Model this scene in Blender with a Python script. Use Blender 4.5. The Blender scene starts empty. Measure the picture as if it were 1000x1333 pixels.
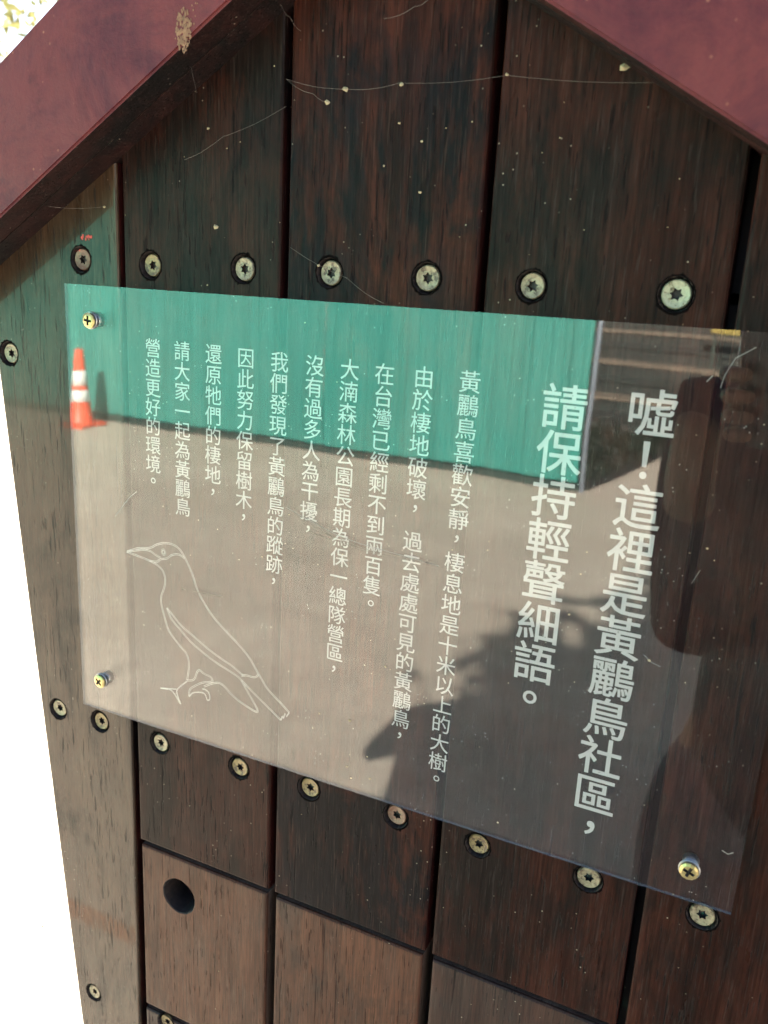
import bpy, bmesh, math, random
from mathutils import Vector, Matrix

random.seed(11)
SC = bpy.context.scene
COL = SC.collection
PI = math.pi

# ------------------------------------------------------------------ camera
CAM_Z = 1.53
cam_d = bpy.data.cameras.new('camera')
cam = bpy.data.objects.new('camera', cam_d); COL.objects.link(cam)
SC.camera = cam
right = Vector((0.90235868, 0.42786051, 0.05180916))
up = -Vector((0.15916605, -0.21911789, -0.96262844))
back = -Vector((-0.40051839, 0.87688239, -0.26582379))
m = Matrix((right, up, back)).transposed().to_4x4()
m.translation = Vector((0, -0.4, CAM_Z))
cam.matrix_world = m
cam_d.sensor_fit = 'VERTICAL'; cam_d.sensor_height = 36.0; cam_d.lens = 30.2
cam_d.clip_start = 0.02; cam_d.clip_end = 2000
cam_d.dof.use_dof = True; cam_d.dof.focus_distance = 0.50; cam_d.dof.aperture_fstop = 12.0
cam_d.dof.aperture_blades = 0

# ------------------------------------------------------------------ world and sun
SUN_EL = math.radians(34)
sh = Vector((-0.24, -1.0)).normalized()            # direction in which shadows fall
W = bpy.data.worlds.new('World'); SC.world = W; W.use_nodes = True
wn = W.node_tree.nodes; wl = W.node_tree.links
sky = wn.new('ShaderNodeTexSky'); sky.sky_type = 'NISHITA'; sky.sun_disc = False
sky.sun_elevation = SUN_EL
sky.sun_rotation = math.atan2(-sh.x, -sh.y)         # towards the sun, clockwise from +Y
sky.air_density = 0.9; sky.dust_density = 3.0; sky.ozone_density = 0.6
bg = wn['Background']; bg.inputs['Strength'].default_value = 0.055
wl.new(sky.outputs[0], bg.inputs['Color'])
sun_d = bpy.data.lights.new('sun', 'SUN'); sun_d.energy = 5.0; sun_d.angle = math.radians(0.5)
sun_d.color = (1.0, 0.93, 0.82)
sun = bpy.data.objects.new('sun', sun_d); COL.objects.link(sun)
dirv = Vector((sh.x * math.cos(SUN_EL), sh.y * math.cos(SUN_EL), -math.sin(SUN_EL)))
sun.rotation_euler = dirv.to_track_quat('-Z', 'Y').to_euler()
sun.location = (2, 6, 8)
SC.view_settings.view_transform = 'Standard'; SC.view_settings.look = 'None'
SC.view_settings.exposure = 3.5; SC.view_settings.gamma = 1.0
SC.view_settings.use_curve_mapping = False
SC.cycles.max_bounces = 8; SC.cycles.transparent_max_bounces = 16
SC.cycles.glossy_bounces = 5; SC.cycles.diffuse_bounces = 3
SC.cycles.sample_clamp_indirect = 8.0
SC.cycles.use_denoising = True

# ------------------------------------------------------------------ material helpers
class NT:
    def __init__(s, name):
        s.m = bpy.data.materials.new(name); s.m.use_nodes = True
        s.t = s.m.node_tree; s.n = s.t.nodes; s.n.clear()
        s.out = s.n.new('ShaderNodeOutputMaterial')
    def N(s, t, **kw):
        n = s.n.new(t)
        for k, v in kw.items():
            if k in n.inputs: n.inputs[k].default_value = v
            else: setattr(n, k, v)
        return n
    def L(s, a, b): s.t.links.new(a, b)
    def coords(s, scale=(1, 1, 1), rnd=0.0, obj=None):
        tc = s.N('ShaderNodeTexCoord')
        src = tc.outputs['Object']
        if rnd:
            oi = s.N('ShaderNodeObjectInfo')
            mu = s.N('ShaderNodeMath', operation='MULTIPLY'); mu.inputs[1].default_value = rnd
            s.L(oi.outputs['Random'], mu.inputs[0])
            va = s.N('ShaderNodeVectorMath', operation='ADD')
            s.L(src, va.inputs[0]); s.L(mu.outputs[0], va.inputs[1]); src = va.outputs[0]
        mp = s.N('ShaderNodeMapping'); mp.inputs['Scale'].default_value = scale
        s.L(src, mp.inputs['Vector'])
        return mp.outputs[0]
    def noise(s, vec, scale, detail=4, rough=0.6, dist=0.0):
        n = s.N('ShaderNodeTexNoise'); n.inputs['Scale'].default_value = scale
        n.inputs['Detail'].default_value = detail; n.inputs['Roughness'].default_value = rough
        n.inputs['Distortion'].default_value = dist
        s.L(vec, n.inputs['Vector']); return n.outputs['Fac']
    def ramp(s, fac, stops, interp='LINEAR'):
        r = s.N('ShaderNodeValToRGB'); r.color_ramp.interpolation = interp
        e = r.color_ramp.elements
        while len(e) > 1: e.remove(e[-1])
        for i, (p, c) in enumerate(stops):
            if isinstance(c, (int, float)): c = (c, c, c)
            el = e[0] if i == 0 else e.new(p)
            el.position = p; el.color = (*c, 1)
        s.L(fac, r.inputs['Fac']); return r.outputs['Color']
    def mix(s, fac, a, b, mode='MIX'):
        n = s.N('ShaderNodeMix', data_type='RGBA', blend_type=mode)
        for sock, v in ((n.inputs[0], fac), (n.inputs[6], a), (n.inputs[7], b)):
            if isinstance(v, (int, float)): sock.default_value = v
            elif isinstance(v, tuple): sock.default_value = (*v, 1)
            else: s.L(v, sock)
        return n.outputs[2]
    def math(s, op, a, b=None):
        n = s.N('ShaderNodeMath', operation=op)
        for i, v in enumerate((a, b)):
            if v is None: continue
            if isinstance(v, (int, float)): n.inputs[i].default_value = v
            else: s.L(v, n.inputs[i])
        return n.outputs[0]
    def bump(s, h, strength, dist, normal=None):
        b = s.N('ShaderNodeBump'); b.inputs['Strength'].default_value = strength
        b.inputs['Distance'].default_value = dist; s.L(h, b.inputs['Height'])
        if normal is not None: s.L(normal, b.inputs['Normal'])
        return b.outputs[0]
    def pbr(s, **kw):
        p = s.N('ShaderNodeBsdfPrincipled')
        for k, v in kw.items():
            k = k.replace('_', ' ')
            if isinstance(v, tuple): p.inputs[k].default_value = (*v, 1) if len(v) == 3 else v
            elif isinstance(v, (int, float)): p.inputs[k].default_value = v
            else: s.L(v, p.inputs[k])
        s.L(p.outputs[0], s.out.inputs[0]); return p

def simple(name, col, rough=0.5, metal=0.0, var=0.12, nscale=60, bump=0.0, bd=0.001, rnd=True):
    t = NT(name); c = t.coords(rnd=5.0 if rnd else 0)
    n = t.noise(c, nscale, 5)
    dark = tuple(x * (1 - var * 1.6) for x in col); lite = tuple(min(1, x * (1 + var)) for x in col)
    kw = dict(Base_Color=t.ramp(n, [(0.3, dark), (0.7, lite)]), Roughness=rough, Metallic=metal)
    if bump: kw['Normal'] = t.bump(n, bump, bd)
    t.pbr(**kw); return t.m

# ---- varnished, weathered hardwood
def wood(name, browns, blacks, rough, worn=0.0, pore=0.75, black_amt=0.5, coat=0.0, relief=1.0, grey=None, spec=0.5, crough=0.035):
    t = NT(name)
    base = t.coords(rnd=7.3)
    long_ = t.coords((1, 1, 0.12), rnd=7.3)
    pore_c = t.coords((1, 1, 0.085), rnd=7.3)
    fib_c = t.coords((1, 1, 0.05), rnd=7.3)
    ring = t.noise(long_, 42, 4, 0.6, 0.9)
    col = t.ramp(ring, [(0.28, browns[0]), (0.5, browns[1]), (0.72, browns[2])])
    # blue-black mottling of the old oil
    blot = t.noise(t.coords((1, 1, 0.5), rnd=3.1), 15, 8, 0.7, 0.7)
    bl2 = t.noise(t.coords((1, 1, 0.2), rnd=2.7), 95, 4, 0.7)
    bb = t.math('ADD', t.math('MULTIPLY', blot, 0.72), t.math('MULTIPLY', bl2, 0.28))
    c0 = 0.5 + (0.5 - black_amt) * 0.28
    bm_ = t.ramp(bb, [(c0 - 0.05, 0.0), (c0 + 0.06, 1.0)])
    col = t.mix(bm_, col, blacks[0])
    hue = t.noise(base, 34, 4, 0.6)
    col = t.mix(t.ramp(hue, [(0.5, 0.0), (0.75, 0.55)]), col, blacks[1])
    # pores: short dark dashes along the grain
    po = t.noise(pore_c, 640, 2, 0.55)
    clus = t.noise(long_, 60, 3, 0.6)
    pore_m = t.ramp(t.math('ADD', po, t.math('MULTIPLY', clus, 0.22)), [(0.445, 1.0), (0.475, 0.0)])
    pl = t.noise(t.coords((1, 1, 0.022), rnd=4.4), 420, 3, 0.6)
    crack = t.ramp(pl, [(0.30, 1.0), (0.345, 0.0)])
    pm = t.math('MAXIMUM', pore_m, crack)
    col = t.mix(t.math('MULTIPLY', pm, pore), col, (0.006, 0.005, 0.005))
    # fine streaks along the grain
    st = t.noise(t.coords((1, 1, 0.04), rnd=8.8), 700, 5, 0.75)
    col = t.mix(0.85, col, t.ramp(st, [(0.36, 0.42), (0.62, 1.25)]), 'MULTIPLY')
    # pale fibres
    fb = t.noise(fib_c, 900, 3, 0.6)
    fib = t.ramp(fb, [(0.60, 0.0), (0.68, 1.0)])
    col = t.mix(t.math('MULTIPLY', fib, 0.30), col, grey or (0.13, 0.10, 0.085))
    # tiny pale specks of dust
    sp = t.N('ShaderNodeTexVoronoi'); sp.inputs['Scale'].default_value = 230; t.L(base, sp.inputs['Vector'])
    spn = t.noise(base, 30, 2)
    spk = t.math('MULTIPLY', t.ramp(sp.outputs['Distance'], [(0.05, 1.0), (0.11, 0.0)]), t.ramp(spn, [(0.55, 0.0), (0.62, 1.0)]))
    col = t.mix(t.math('MULTIPLY', spk, 0.6), col, (0.42, 0.36, 0.28))
    if worn:
        w_ = t.noise(t.coords((1, 1, 0.3), rnd=1.9), 55, 6, 0.7)
        wm = t.ramp(w_, [(0.5, 0.0), (0.75, worn)])
        col = t.mix(wm, col, grey or (0.2, 0.16, 0.13))
    r1 = t.noise(t.coords((1, 1, 0.3), rnd=9.0), 70, 5, 0.65)
    rg = t.math('ADD', t.ramp(r1, [(0.3, rough - 0.07), (0.7, rough + 0.10)]), t.math('MULTIPLY', pm, 0.3))
    h = t.math('SUBTRACT', t.math('MULTIPLY', fb, 0.10), t.math('MULTIPLY', pm, 1.0))
    h = t.math('ADD', h, t.math('MULTIPLY', ring, 0.25))
    h = t.math('ADD', h, t.math('MULTIPLY', st, 0.5))
    nrm = t.bump(h, 0.7 * relief, 0.00045)
    lf = t.noise(t.coords((1, 1, 0.35), rnd=6.0), 26, 2, 0.4)
    nrm = t.bump(lf, 0.22, 0.0012, nrm)
    gr = t.noise(base, 1500, 2, 0.5)
    nrm = t.bump(gr, 0.22 * relief, 0.00010, nrm)
    kw = dict(Base_Color=col, Roughness=rg, Normal=nrm, Specular_IOR_Level=spec)
    if coat:
        cn = t.bump(t.math('SUBTRACT', lf, t.math('MULTIPLY', pm, 0.35)), 0.16, 0.0006)
        kw.update(Coat_Weight=t.ramp(t.math('MAXIMUM', pm, bm_), [(0.0, coat), (1.0, coat*0.35)]), Coat_Roughness=crough, Coat_Normal=cn)
    t.pbr(**kw); return t.m

M = {}
M['plank'] = wood('oiled_plank', [(0.015, 0.0055, 0.0040), (0.027, 0.0090, 0.0060), (0.040, 0.0135, 0.0084)],
                  [(0.0105, 0.0070, 0.0060), (0.0090, 0.0074, 0.0070)], 0.33, black_amt=0.48, coat=0.035, crough=0.10, worn=0.10, grey=(0.05, 0.038, 0.033), spec=0.055)
M['plank_red'] = wood('reddish_plank', [(0.018, 0.0064, 0.0046), (0.036, 0.0108, 0.0068), (0.060, 0.0170, 0.0095)],
                  [(0.0078, 0.0062, 0.0066), (0.0080, 0.0078, 0.0100)], 0.33, black_amt=0.50, worn=0.06, grey=(0.07, 0.042, 0.032), spec=0.055)
M['plank_grey'] = wood('greyed_plank', [(0.022, 0.0125, 0.0068), (0.040, 0.0225, 0.0125), (0.060, 0.036, 0.0205)],
                  [(0.013, 0.0115, 0.009), (0.015, 0.014, 0.011)], 0.22, black_amt=0.30, worn=0.25, relief=0.8, grey=(0.085, 0.07, 0.048), spec=0.12, coat=0.21)
M['drawer'] = wood('matte_brown_board', [(0.040, 0.0140, 0.0066), (0.066, 0.0225, 0.0105), (0.094, 0.0345, 0.0165)],
                  [(0.034, 0.015, 0.009), (0.04, 0.019, 0.012)], 0.52, black_amt=0.30, worn=0.25, pore=0.5, relief=0.8, grey=(0.12, 0.075, 0.054), spec=0.2)
M['drawer_dark'] = wood('matte_dark_board', [(0.020, 0.009, 0.0065), (0.034, 0.0145, 0.010), (0.048, 0.021, 0.0145)],
                  [(0.025, 0.015, 0.012), (0.022, 0.017, 0.016)], 0.50, black_amt=0.40, worn=0.2, pore=0.6, relief=0.8, grey=(0.07, 0.05, 0.037), spec=0.2)
M['side'] = wood('plank_edge', [(0.010, 0.003, 0.0025), (0.028, 0.006, 0.005), (0.055, 0.010, 0.008)],
                  [(0.004, 0.003, 0.003), (0.006, 0.004, 0.004)], 0.6, black_amt=0.35, worn=0.0, spec=0.1)
M['edge_pale'] = wood('board_end_grain', [(0.05, 0.03, 0.02), (0.085, 0.055, 0.04), (0.13, 0.09, 0.065)],
                  [(0.07, 0.045, 0.035), (0.08, 0.06, 0.05)], 0.6, black_amt=0.3, worn=0.4)
M['hole_wall'] = simple('raw_hole_wall', (0.016, 0.010, 0.008), 0.8, var=0.4, nscale=300)
M['dark_in'] = simple('dark_inner_wood', (0.010, 0.007, 0.006), 0.7)

def paint_wood():
    t = NT('maroon_fascia_paint')
    b = t.coords(rnd=2.0)
    n1 = t.noise(b, 16, 7, 0.72, 0.6); n2 = t.noise(t.coords((1, 1, 0.3)), 120, 4, 0.65)
    col = t.ramp(n1, [(0.25, (0.034, 0.009, 0.015)), (0.45, (0.072, 0.017, 0.023)), (0.58, (0.115, 0.028, 0.029)), (0.75, (0.056, 0.014, 0.023))])
    col = t.mix(t.ramp(n2, [(0.4, 0.0), (0.75, 0.35)]), col, (0.16, 0.036, 0.038))
    sp = t.N('ShaderNodeTexVoronoi'); sp.inputs['Scale'].default_value = 140; t.L(b, sp.inputs['Vector'])
    spn = t.noise(b, 18, 2)
    spk = t.math('MULTIPLY', t.ramp(sp.outputs['Distance'], [(0.06, 1.0), (0.12, 0.0)]), t.ramp(spn, [(0.52, 0.0), (0.6, 1.0)]))
    col = t.mix(t.math('MULTIPLY', spk, 0.6), col, (0.35, 0.16, 0.10))
    dk = t.noise(b, 42, 5, 0.75)
    col = t.mix(t.ramp(dk, [(0.60, 0.0), (0.72, 0.5)]), col, (0.045, 0.016, 0.022))
    h = t.math('ADD', t.math('MULTIPLY', n2, 0.6), t.noise(b, 600, 3, 0.6))
    nrm = t.bump(h, 0.35, 0.0004); nrm = t.bump(n1, 0.2, 0.004, nrm)
    t.pbr(Base_Color=col, Roughness=t.ramp(dk, [(0.3, 0.42), (0.7, 0.6)]), Normal=nrm, Specular_IOR_Level=0.14)
    return t.m
M['fascia'] = paint_wood()
M['soffit'] = wood('soffit_wood', [(0.010, 0.004, 0.004), (0.020, 0.008, 0.007), (0.035, 0.013, 0.011)],
                   [(0.007, 0.006, 0.006), (0.010, 0.008, 0.008)], 0.6, black_amt=0.45, spec=0.12)

def acrylic():
    t = NT('clear_acrylic')
    g = t.N('ShaderNodeNewGeometry')
    dt = t.N('ShaderNodeVectorMath', operation='DOT_PRODUCT')
    t.L(g.outputs['Normal'], dt.inputs[0]); t.L(g.outputs['Incoming'], dt.inputs[1])
    c = t.math('ABSOLUTE', dt.outputs['Value'])
    f5 = t.math('POWER', t.math('SUBTRACT', 1.0, c), 5.0)
    fr = t.math('ADD', 0.046, t.math('MULTIPLY', f5, 0.954))
    b = t.coords()
    wav = t.noise(b, 9, 2, 0.4)
    fine = t.noise(t.coords((1, 1, 1)), 55, 3, 0.5)
    nrm = t.bump(wav, 0.10, 0.0022); nrm = t.bump(fine, 0.008, 0.0003, nrm)
    tr = t.N('ShaderNodeBsdfTransparent'); tr.inputs['Color'].default_value = (0.965, 0.972, 0.97, 1)
    gl = t.N('ShaderNodeBsdfGlossy'); gl.inputs['Roughness'].default_value = 0.012
    t.L(nrm, gl.inputs['Normal'])
    mx = t.N('ShaderNodeMixShader'); t.L(fr, mx.inputs[0]); t.L(tr.outputs[0], mx.inputs[1]); t.L(gl.outputs[0], mx.inputs[2])
    # dust film, specks and hairline scratches
    d1 = t.noise(b, 14, 6, 0.7); film = t.ramp(d1, [(0.4, 0.003), (0.75, 0.022)])
    sp = t.N('ShaderNodeTexVoronoi'); sp.inputs['Scale'].default_value = 330; t.L(b, sp.inputs['Vector'])
    spn = t.noise(b, 55, 3)
    spk = t.math('MULTIPLY', t.ramp(sp.outputs['Distance'], [(0.07, 1.0), (0.14, 0.0)]), t.ramp(spn, [(0.56, 0.0), (0.60, 0.6)]))
    mp = t.N('ShaderNodeMapping'); mp.inputs['Rotation'].default_value = (0, 0.5, 0); mp.inputs['Scale'].default_value = (1, 1, 0.03)
    tc = t.N('ShaderNodeTexCoord'); t.L(tc.outputs['Object'], mp.inputs['Vector'])
    sc = t.N('ShaderNodeTexVoronoi'); sc.inputs['Scale'].default_value = 130; t.L(mp.outputs[0], sc.inputs['Vector'])
    scm = t.math('MULTIPLY', t.ramp(sc.outputs['Distance'], [(0.015, 0.35), (0.03, 0.0)]), t.ramp(t.noise(b, 28, 2), [(0.5, 0.0), (0.58, 1.0)]))
    dust = t.math('MINIMUM', t.math('ADD', t.math('ADD', film, spk), scm), 0.8)
    # only the outer face carries the dust
    sx = t.N('ShaderNodeSeparateXYZ'); t.L(g.outputs['True Normal'], sx.inputs[0])
    face = t.math('LESS_THAN', sx.outputs['Y'], -0.5)
    df = t.N('ShaderNodeBsdfDiffuse'); df.inputs['Color'].default_value = (0.36, 0.345, 0.32, 1)
    m2 = t.N('ShaderNodeMixShader'); t.L(t.math('MULTIPLY', dust, face), m2.inputs[0]); t.L(mx.outputs[0], m2.inputs[1]); t.L(df.outputs[0], m2.inputs[2])
    t.L(m2.outputs[0], t.out.inputs[0]); return t.m
M['acrylic'] = acrylic()

def acrylic_edge(name, col, tfac):
    t = NT(name)
    tr = t.N('ShaderNodeBsdfTransparent'); tr.inputs['Color'].default_value = (0.8, 0.88, 0.92, 1)
    n = t.noise(t.coords((1, 1, 1)), 300, 3)
    p = t.N('ShaderNodeBsdfPrincipled'); p.inputs['Base Color'].default_value = (*col, 1)
    p.inputs['Roughness'].default_value = 0.18
    t.L(t.bump(n, 0.3, 0.0004), p.inputs['Normal'])
    mx = t.N('ShaderNodeMixShader'); mx.inputs[0].default_value = 1 - tfac
    t.L(tr.outputs[0], mx.inputs[1]); t.L(p.outputs[0], mx.inputs[2]); t.L(mx.outputs[0], t.out.inputs[0]); return t.m
M['acrylic_edge'] = acrylic_edge('acrylic_cut_edge', (0.23, 0.245, 0.25), 0.5)  # pale bluish tone imitates sky light refracted at the cut edge
M['letter'] = simple('frosted_lettering', (0.375, 0.36, 0.345), 0.45, var=0.04, nscale=200)
M['engraved'] = simple('engraved_line', (0.44, 0.42, 0.39), 0.6, var=0.05, nscale=200)

def screw_mat(name, a, b, rust, ramt):
    t = NT(name); c = t.coords(rnd=11.0)
    n = t.noise(c, 420, 5, 0.7); n2 = t.noise(c, 900, 3, 0.7)
    col = t.ramp(n, [(0.3, a), (0.7, b)])
    rm = t.ramp(t.noise(c, 300, 6, 0.75), [(ramt - 0.04, 1.0), (ramt + 0.05, 0.0)])
    col = t.mix(rm, col, rust)
    met = t.ramp(rm, [(0.0, 0.3), (1.0, 0.0)])
    t.pbr(Base_Color=col, Metallic=met, Roughness=t.ramp(n2, [(0.3, 0.34), (0.7, 0.6)]), Normal=t.bump(n2, 0.4, 0.0002))
    return t.m
M['zinc'] = screw_mat('zinc_screw', (0.145, 0.122, 0.075), (0.28, 0.240, 0.155), (0.05, 0.03, 0.015), 0.45)
M['zinc_bright'] = screw_mat('bright_screw', (0.22, 0.23, 0.15), (0.36, 0.365, 0.25), (0.07, 0.055, 0.025), 0.42)
M['zinc_yellow'] = screw_mat('yellowed_screw', (0.13, 0.094, 0.04), (0.24, 0.18, 0.085), (0.05, 0.026, 0.012), 0.46)
M['rusty'] = screw_mat('rusty_screw', (0.10, 0.065, 0.04), (0.17, 0.12, 0.08), (0.10, 0.04, 0.022), 0.5)
M['recess'] = simple('dark_recess', (0.018, 0.012, 0.009), 0.6, nscale=900, var=0.4)  # recess coloured darker than the screw head
M['recess_wet'] = simple('dewy_recess', (0.10, 0.11, 0.10), 0.12, metal=0.8, nscale=900, var=0.5)
M['brass'] = simple('brass_plating', (0.42, 0.34, 0.15), 0.34, metal=0.75, var=0.15, nscale=700)
M['spacer'] = simple('steel_spacer', (0.36, 0.36, 0.35), 0.35, metal=0.8, var=0.1, nscale=500)
M['grime'] = simple('dark_grime', (0.004, 0.0032, 0.003), 1.0, var=0.4, nscale=700)
M['grime'].node_tree.nodes['Principled BSDF'].inputs['Specular IOR Level'].default_value = 0.02

def ground_mat():
    t = NT('pale_concrete'); b = t.coords()
    n = t.noise(b, 1.3, 7, 0.68); n2 = t.noise(b, 9, 7, 0.75); n3 = t.noise(b, 90, 3, 0.7)
    col = t.ramp(n, [(0.3, (0.42, 0.365, 0.29)), (0.7, (0.60, 0.53, 0.435))])
    col = t.mix(t.ramp(n2, [(0.36, 0.6), (0.6, 0.0)]), col, (0.36, 0.30, 0.25))
    col = t.mix(t.ramp(n3, [(0.60, 0.0), (0.72, 0.4)]), col, (0.16, 0.14, 0.12))
    t.pbr(Base_Color=col, Roughness=0.85, Normal=t.bump(n3, 0.5, 0.004)); return t.m
M['ground'] = ground_mat()

def hoarding_mat():
    t = NT('green_hoarding_paint'); b = t.coords(rnd=3.0)
    n = t.noise(t.coords((1, 1, 0.15), rnd=3.0), 6, 5, 0.6)
    oi = t.N('ShaderNodeObjectInfo')
    col = t.ramp(n, [(0.3, (0.022, 0.235, 0.195)), (0.7, (0.040, 0.29, 0.245))])
    col = t.mix(t.math('MULTIPLY', oi.outputs['Random'], 0.35), col, (0.085, 0.33, 0.275))
    dn = t.noise(t.coords((1, 1, 0.3), rnd=6.0), 3.0, 6, 0.7)
    col = t.mix(t.ramp(dn, [(0.42, 0.0), (0.72, 0.40)]), col, (0.12, 0.27, 0.22))
    sn = t.noise(t.coords((1, 1, 0.05), rnd=2.0), 9, 4, 0.7)
    col = t.mix(t.ramp(sn, [(0.5, 0.0), (0.75, 0.45)]), col, (0.015, 0.12, 0.095))
    t.pbr(Base_Color=col, Roughness=0.45, Normal=t.bump(n, 0.2, 0.02)); return t.m
M['hoarding'] = hoarding_mat()
M['rail'] = simple('dark_steel_rail', (0.03, 0.06, 0.05), 0.6)
M['post'] = simple('galvanised_post', (0.24, 0.28, 0.33), 0.35, metal=0.3)
M['orange'] = simple('orange_plastic', (0.85, 0.10, 0.035), 0.45, var=0.06)
M['white_band'] = simple('reflective_white_band', (0.82, 0.82, 0.80), 0.4, var=0.05)
M['orange_paint'] = simple('worn_orange_floor_paint', (0.50, 0.15, 0.05), 0.8, var=0.25, nscale=30)
M['step_dark'] = simple('dark_step_brick', (0.035, 0.04, 0.035), 0.8, var=0.3, nscale=8, bump=0.4, bd=0.01)
M['step_pale'] = simple('pale_step_nosing', (0.20, 0.16, 0.12), 0.8, var=0.3, nscale=8)
M['yellow'] = simple('yellow_board', (0.34, 0.26, 0.06), 0.5, var=0.1)
M['ground_shade'] = simple('dark_ground_shade', (0.022, 0.020, 0.016), 0.95, var=0.4, nscale=10, bump=0.8, bd=0.02)
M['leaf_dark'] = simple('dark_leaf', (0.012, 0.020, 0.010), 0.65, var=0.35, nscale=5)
def leaf_mat():
    t = NT('sunlit_leaf'); b = t.coords(rnd=0)
    n = t.noise(b, 2.2, 4)
    col = t.ramp(n, [(0.3, (0.10, 0.105, 0.04)), (0.7, (0.17, 0.16, 0.07))])
    d_ = t.N('ShaderNodeBsdfDiffuse'); t.L(col, d_.inputs[0])
    tl = t.N('ShaderNodeBsdfTranslucent'); t.L(col, tl.inputs[0])
    mx = t.N('ShaderNodeMixShader'); mx.inputs[0].default_value = 0.45
    t.L(d_.outputs[0], mx.inputs[1]); t.L(tl.outputs[0], mx.inputs[2]); t.L(mx.outputs[0], t.out.inputs[0]); return t.m
M['leaf'] = leaf_mat()
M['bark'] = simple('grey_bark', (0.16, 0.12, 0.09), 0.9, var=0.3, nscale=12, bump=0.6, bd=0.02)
M['skin'] = simple('skin', (0.16, 0.08, 0.05), 0.5, var=0.08, nscale=30)
M['jacket'] = simple('maroon_top_fabric', (0.040, 0.008, 0.012), 0.9, var=0.25, nscale=120, bump=0.3)
M['vest'] = simple('navy_vest_fabric', (0.010, 0.011, 0.022), 0.85, var=0.25, nscale=120, bump=0.3)
M['trousers'] = simple('grey_purple_trousers', (0.085, 0.068, 0.082), 0.9, var=0.25, nscale=90, bump=0.3)
M['hair'] = simple('black_hair', (0.008, 0.007, 0.006), 0.4, var=0.3, nscale=200)
M['shoe'] = simple('dark_shoe', (0.02, 0.02, 0.025), 0.6)
M['phone'] = simple('phone_body', (0.012, 0.014, 0.022), 0.2)
M['eye'] = simple('eye_white', (0.7, 0.68, 0.64), 0.2); M['iris'] = simple('dark_iris', (0.02, 0.012, 0.008), 0.15)
M['lip'] = simple('lip', (0.35, 0.12, 0.10), 0.45)
M['silk'] = simple('spider_silk', (0.17, 0.155, 0.135), 0.3, var=0.05)
M['scr_dark'] = simple('dark_scratch', (0.10, 0.08, 0.06), 0.6); M['scr_pale'] = simple('pale_scratch', (0.16, 0.155, 0.145), 0.5)
M['chip'] = simple('pale_chip', (0.34, 0.27, 0.16), 0.8, var=0.2, nscale=300)
M['stain_tan'] = simple('tan_scuff', (0.20, 0.10, 0.05), 0.75, var=0.3, nscale=500)
M['red_smear'] = simple('red_smear', (0.40, 0.04, 0.03), 0.6)

# ------------------------------------------------------------------ object helpers
def empty(name, loc=(0, 0, 0), label=None, cat=None, group=None):
    o = bpy.data.objects.new(name, None); COL.objects.link(o); o.location = loc
    if label: o['label'] = label
    if cat: o['category'] = cat
    if group: o['group'] = group
    return o
def ob(name, bm, mats, parent=None, org=None, smooth=False, label=None, cat=None, group=None, kind=None, loc=None):
    """bm in world coordinates; org = world position of the object's origin; loc only when bm is local"""
    me = bpy.data.meshes.new(name)
    if org is not None:
        bmesh.ops.translate(bm, verts=bm.verts, vec=-Vector(org))
    if smooth:
        for f in bm.faces: f.smooth = True
    bm.to_mesh(me); bm.free()
    return obm(name, me, mats, parent, Vector(org) if org is not None else Vector(loc or (0, 0, 0)), label, cat, group, kind)
def wloc(o):
    v = Vector(o.location)
    while o.parent: o = o.parent; v += o.location
    return v
def obm(name, me, mats, parent, pos, label=None, cat=None, group=None, kind=None):
    if mats is not None and len(me.materials) == 0:
        for mm in (mats if isinstance(mats, (list, tuple)) else [mats]): me.materials.append(mm)
    o = bpy.data.objects.new(name, me); COL.objects.link(o)
    if parent is not None:
        o.parent = parent; o.location = Vector(pos) - wloc(parent)
    else: o.location = pos
    if label: o['label'] = label
    if cat: o['category'] = cat
    if group: o['group'] = group
    if kind: o['kind'] = kind
    return o
def box(bm, x0, x1, y0, y1, z0, z1, mi=0):
    v = [bm.verts.new(p) for p in ((x0,y0,z0),(x1,y0,z0),(x1,y1,z0),(x0,y1,z0),(x0,y0,z1),(x1,y0,z1),(x1,y1,z1),(x0,y1,z1))]
    for f in ((3,2,1,0),(4,5,6,7),(0,1,5,4),(1,2,6,5),(2,3,7,6),(3,0,4,7)):
        bm.faces.new([v[i] for i in f]).material_index = mi
def prism(bm, pts, y0, y1, mi=0, side=None):
    """pts (x,z) counter-clockwise seen from the viewer (-y side); y0 front, y1 back"""
    a = [bm.verts.new((x, y0, z)) for x, z in pts]; b = [bm.verts.new((x, y1, z)) for x, z in pts]
    bm.faces.new(a).material_index = mi
    bm.faces.new(b[::-1]).material_index = mi
    n = len(pts)
    for i in range(n):
        f = bm.faces.new((a[i], b[i], b[(i+1) % n], a[(i+1) % n])); f.material_index = mi if side is None else side
def tube(bm, pts, radii, seg=8, cap=True):
    rings = []
    for i, p in enumerate(pts):
        p = Vector(p)
        d = (Vector(pts[min(i+1, len(pts)-1)]) - Vector(pts[max(i-1, 0)])).normalized()
        u = d.cross(Vector((0.31, 0.2, 0.93))).normalized()
        if u.length < 0.1: u = d.cross(Vector((1, 0, 0))).normalized()
        w = d.cross(u)
        r = radii[i] if isinstance(radii, (list, tuple)) else radii
        rings.append([bm.verts.new(p + (u * math.cos(2*PI*k/seg) + w * math.sin(2*PI*k/seg)) * r) for k in range(seg)])
    for a, b in zip(rings, rings[1:]):
        for k in range(seg): bm.faces.new((a[k], a[(k+1) % seg], b[(k+1) % seg], b[k]))
    if cap: bm.faces.new(rings[0][::-1]); bm.faces.new(rings[-1])
    return rings
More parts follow.
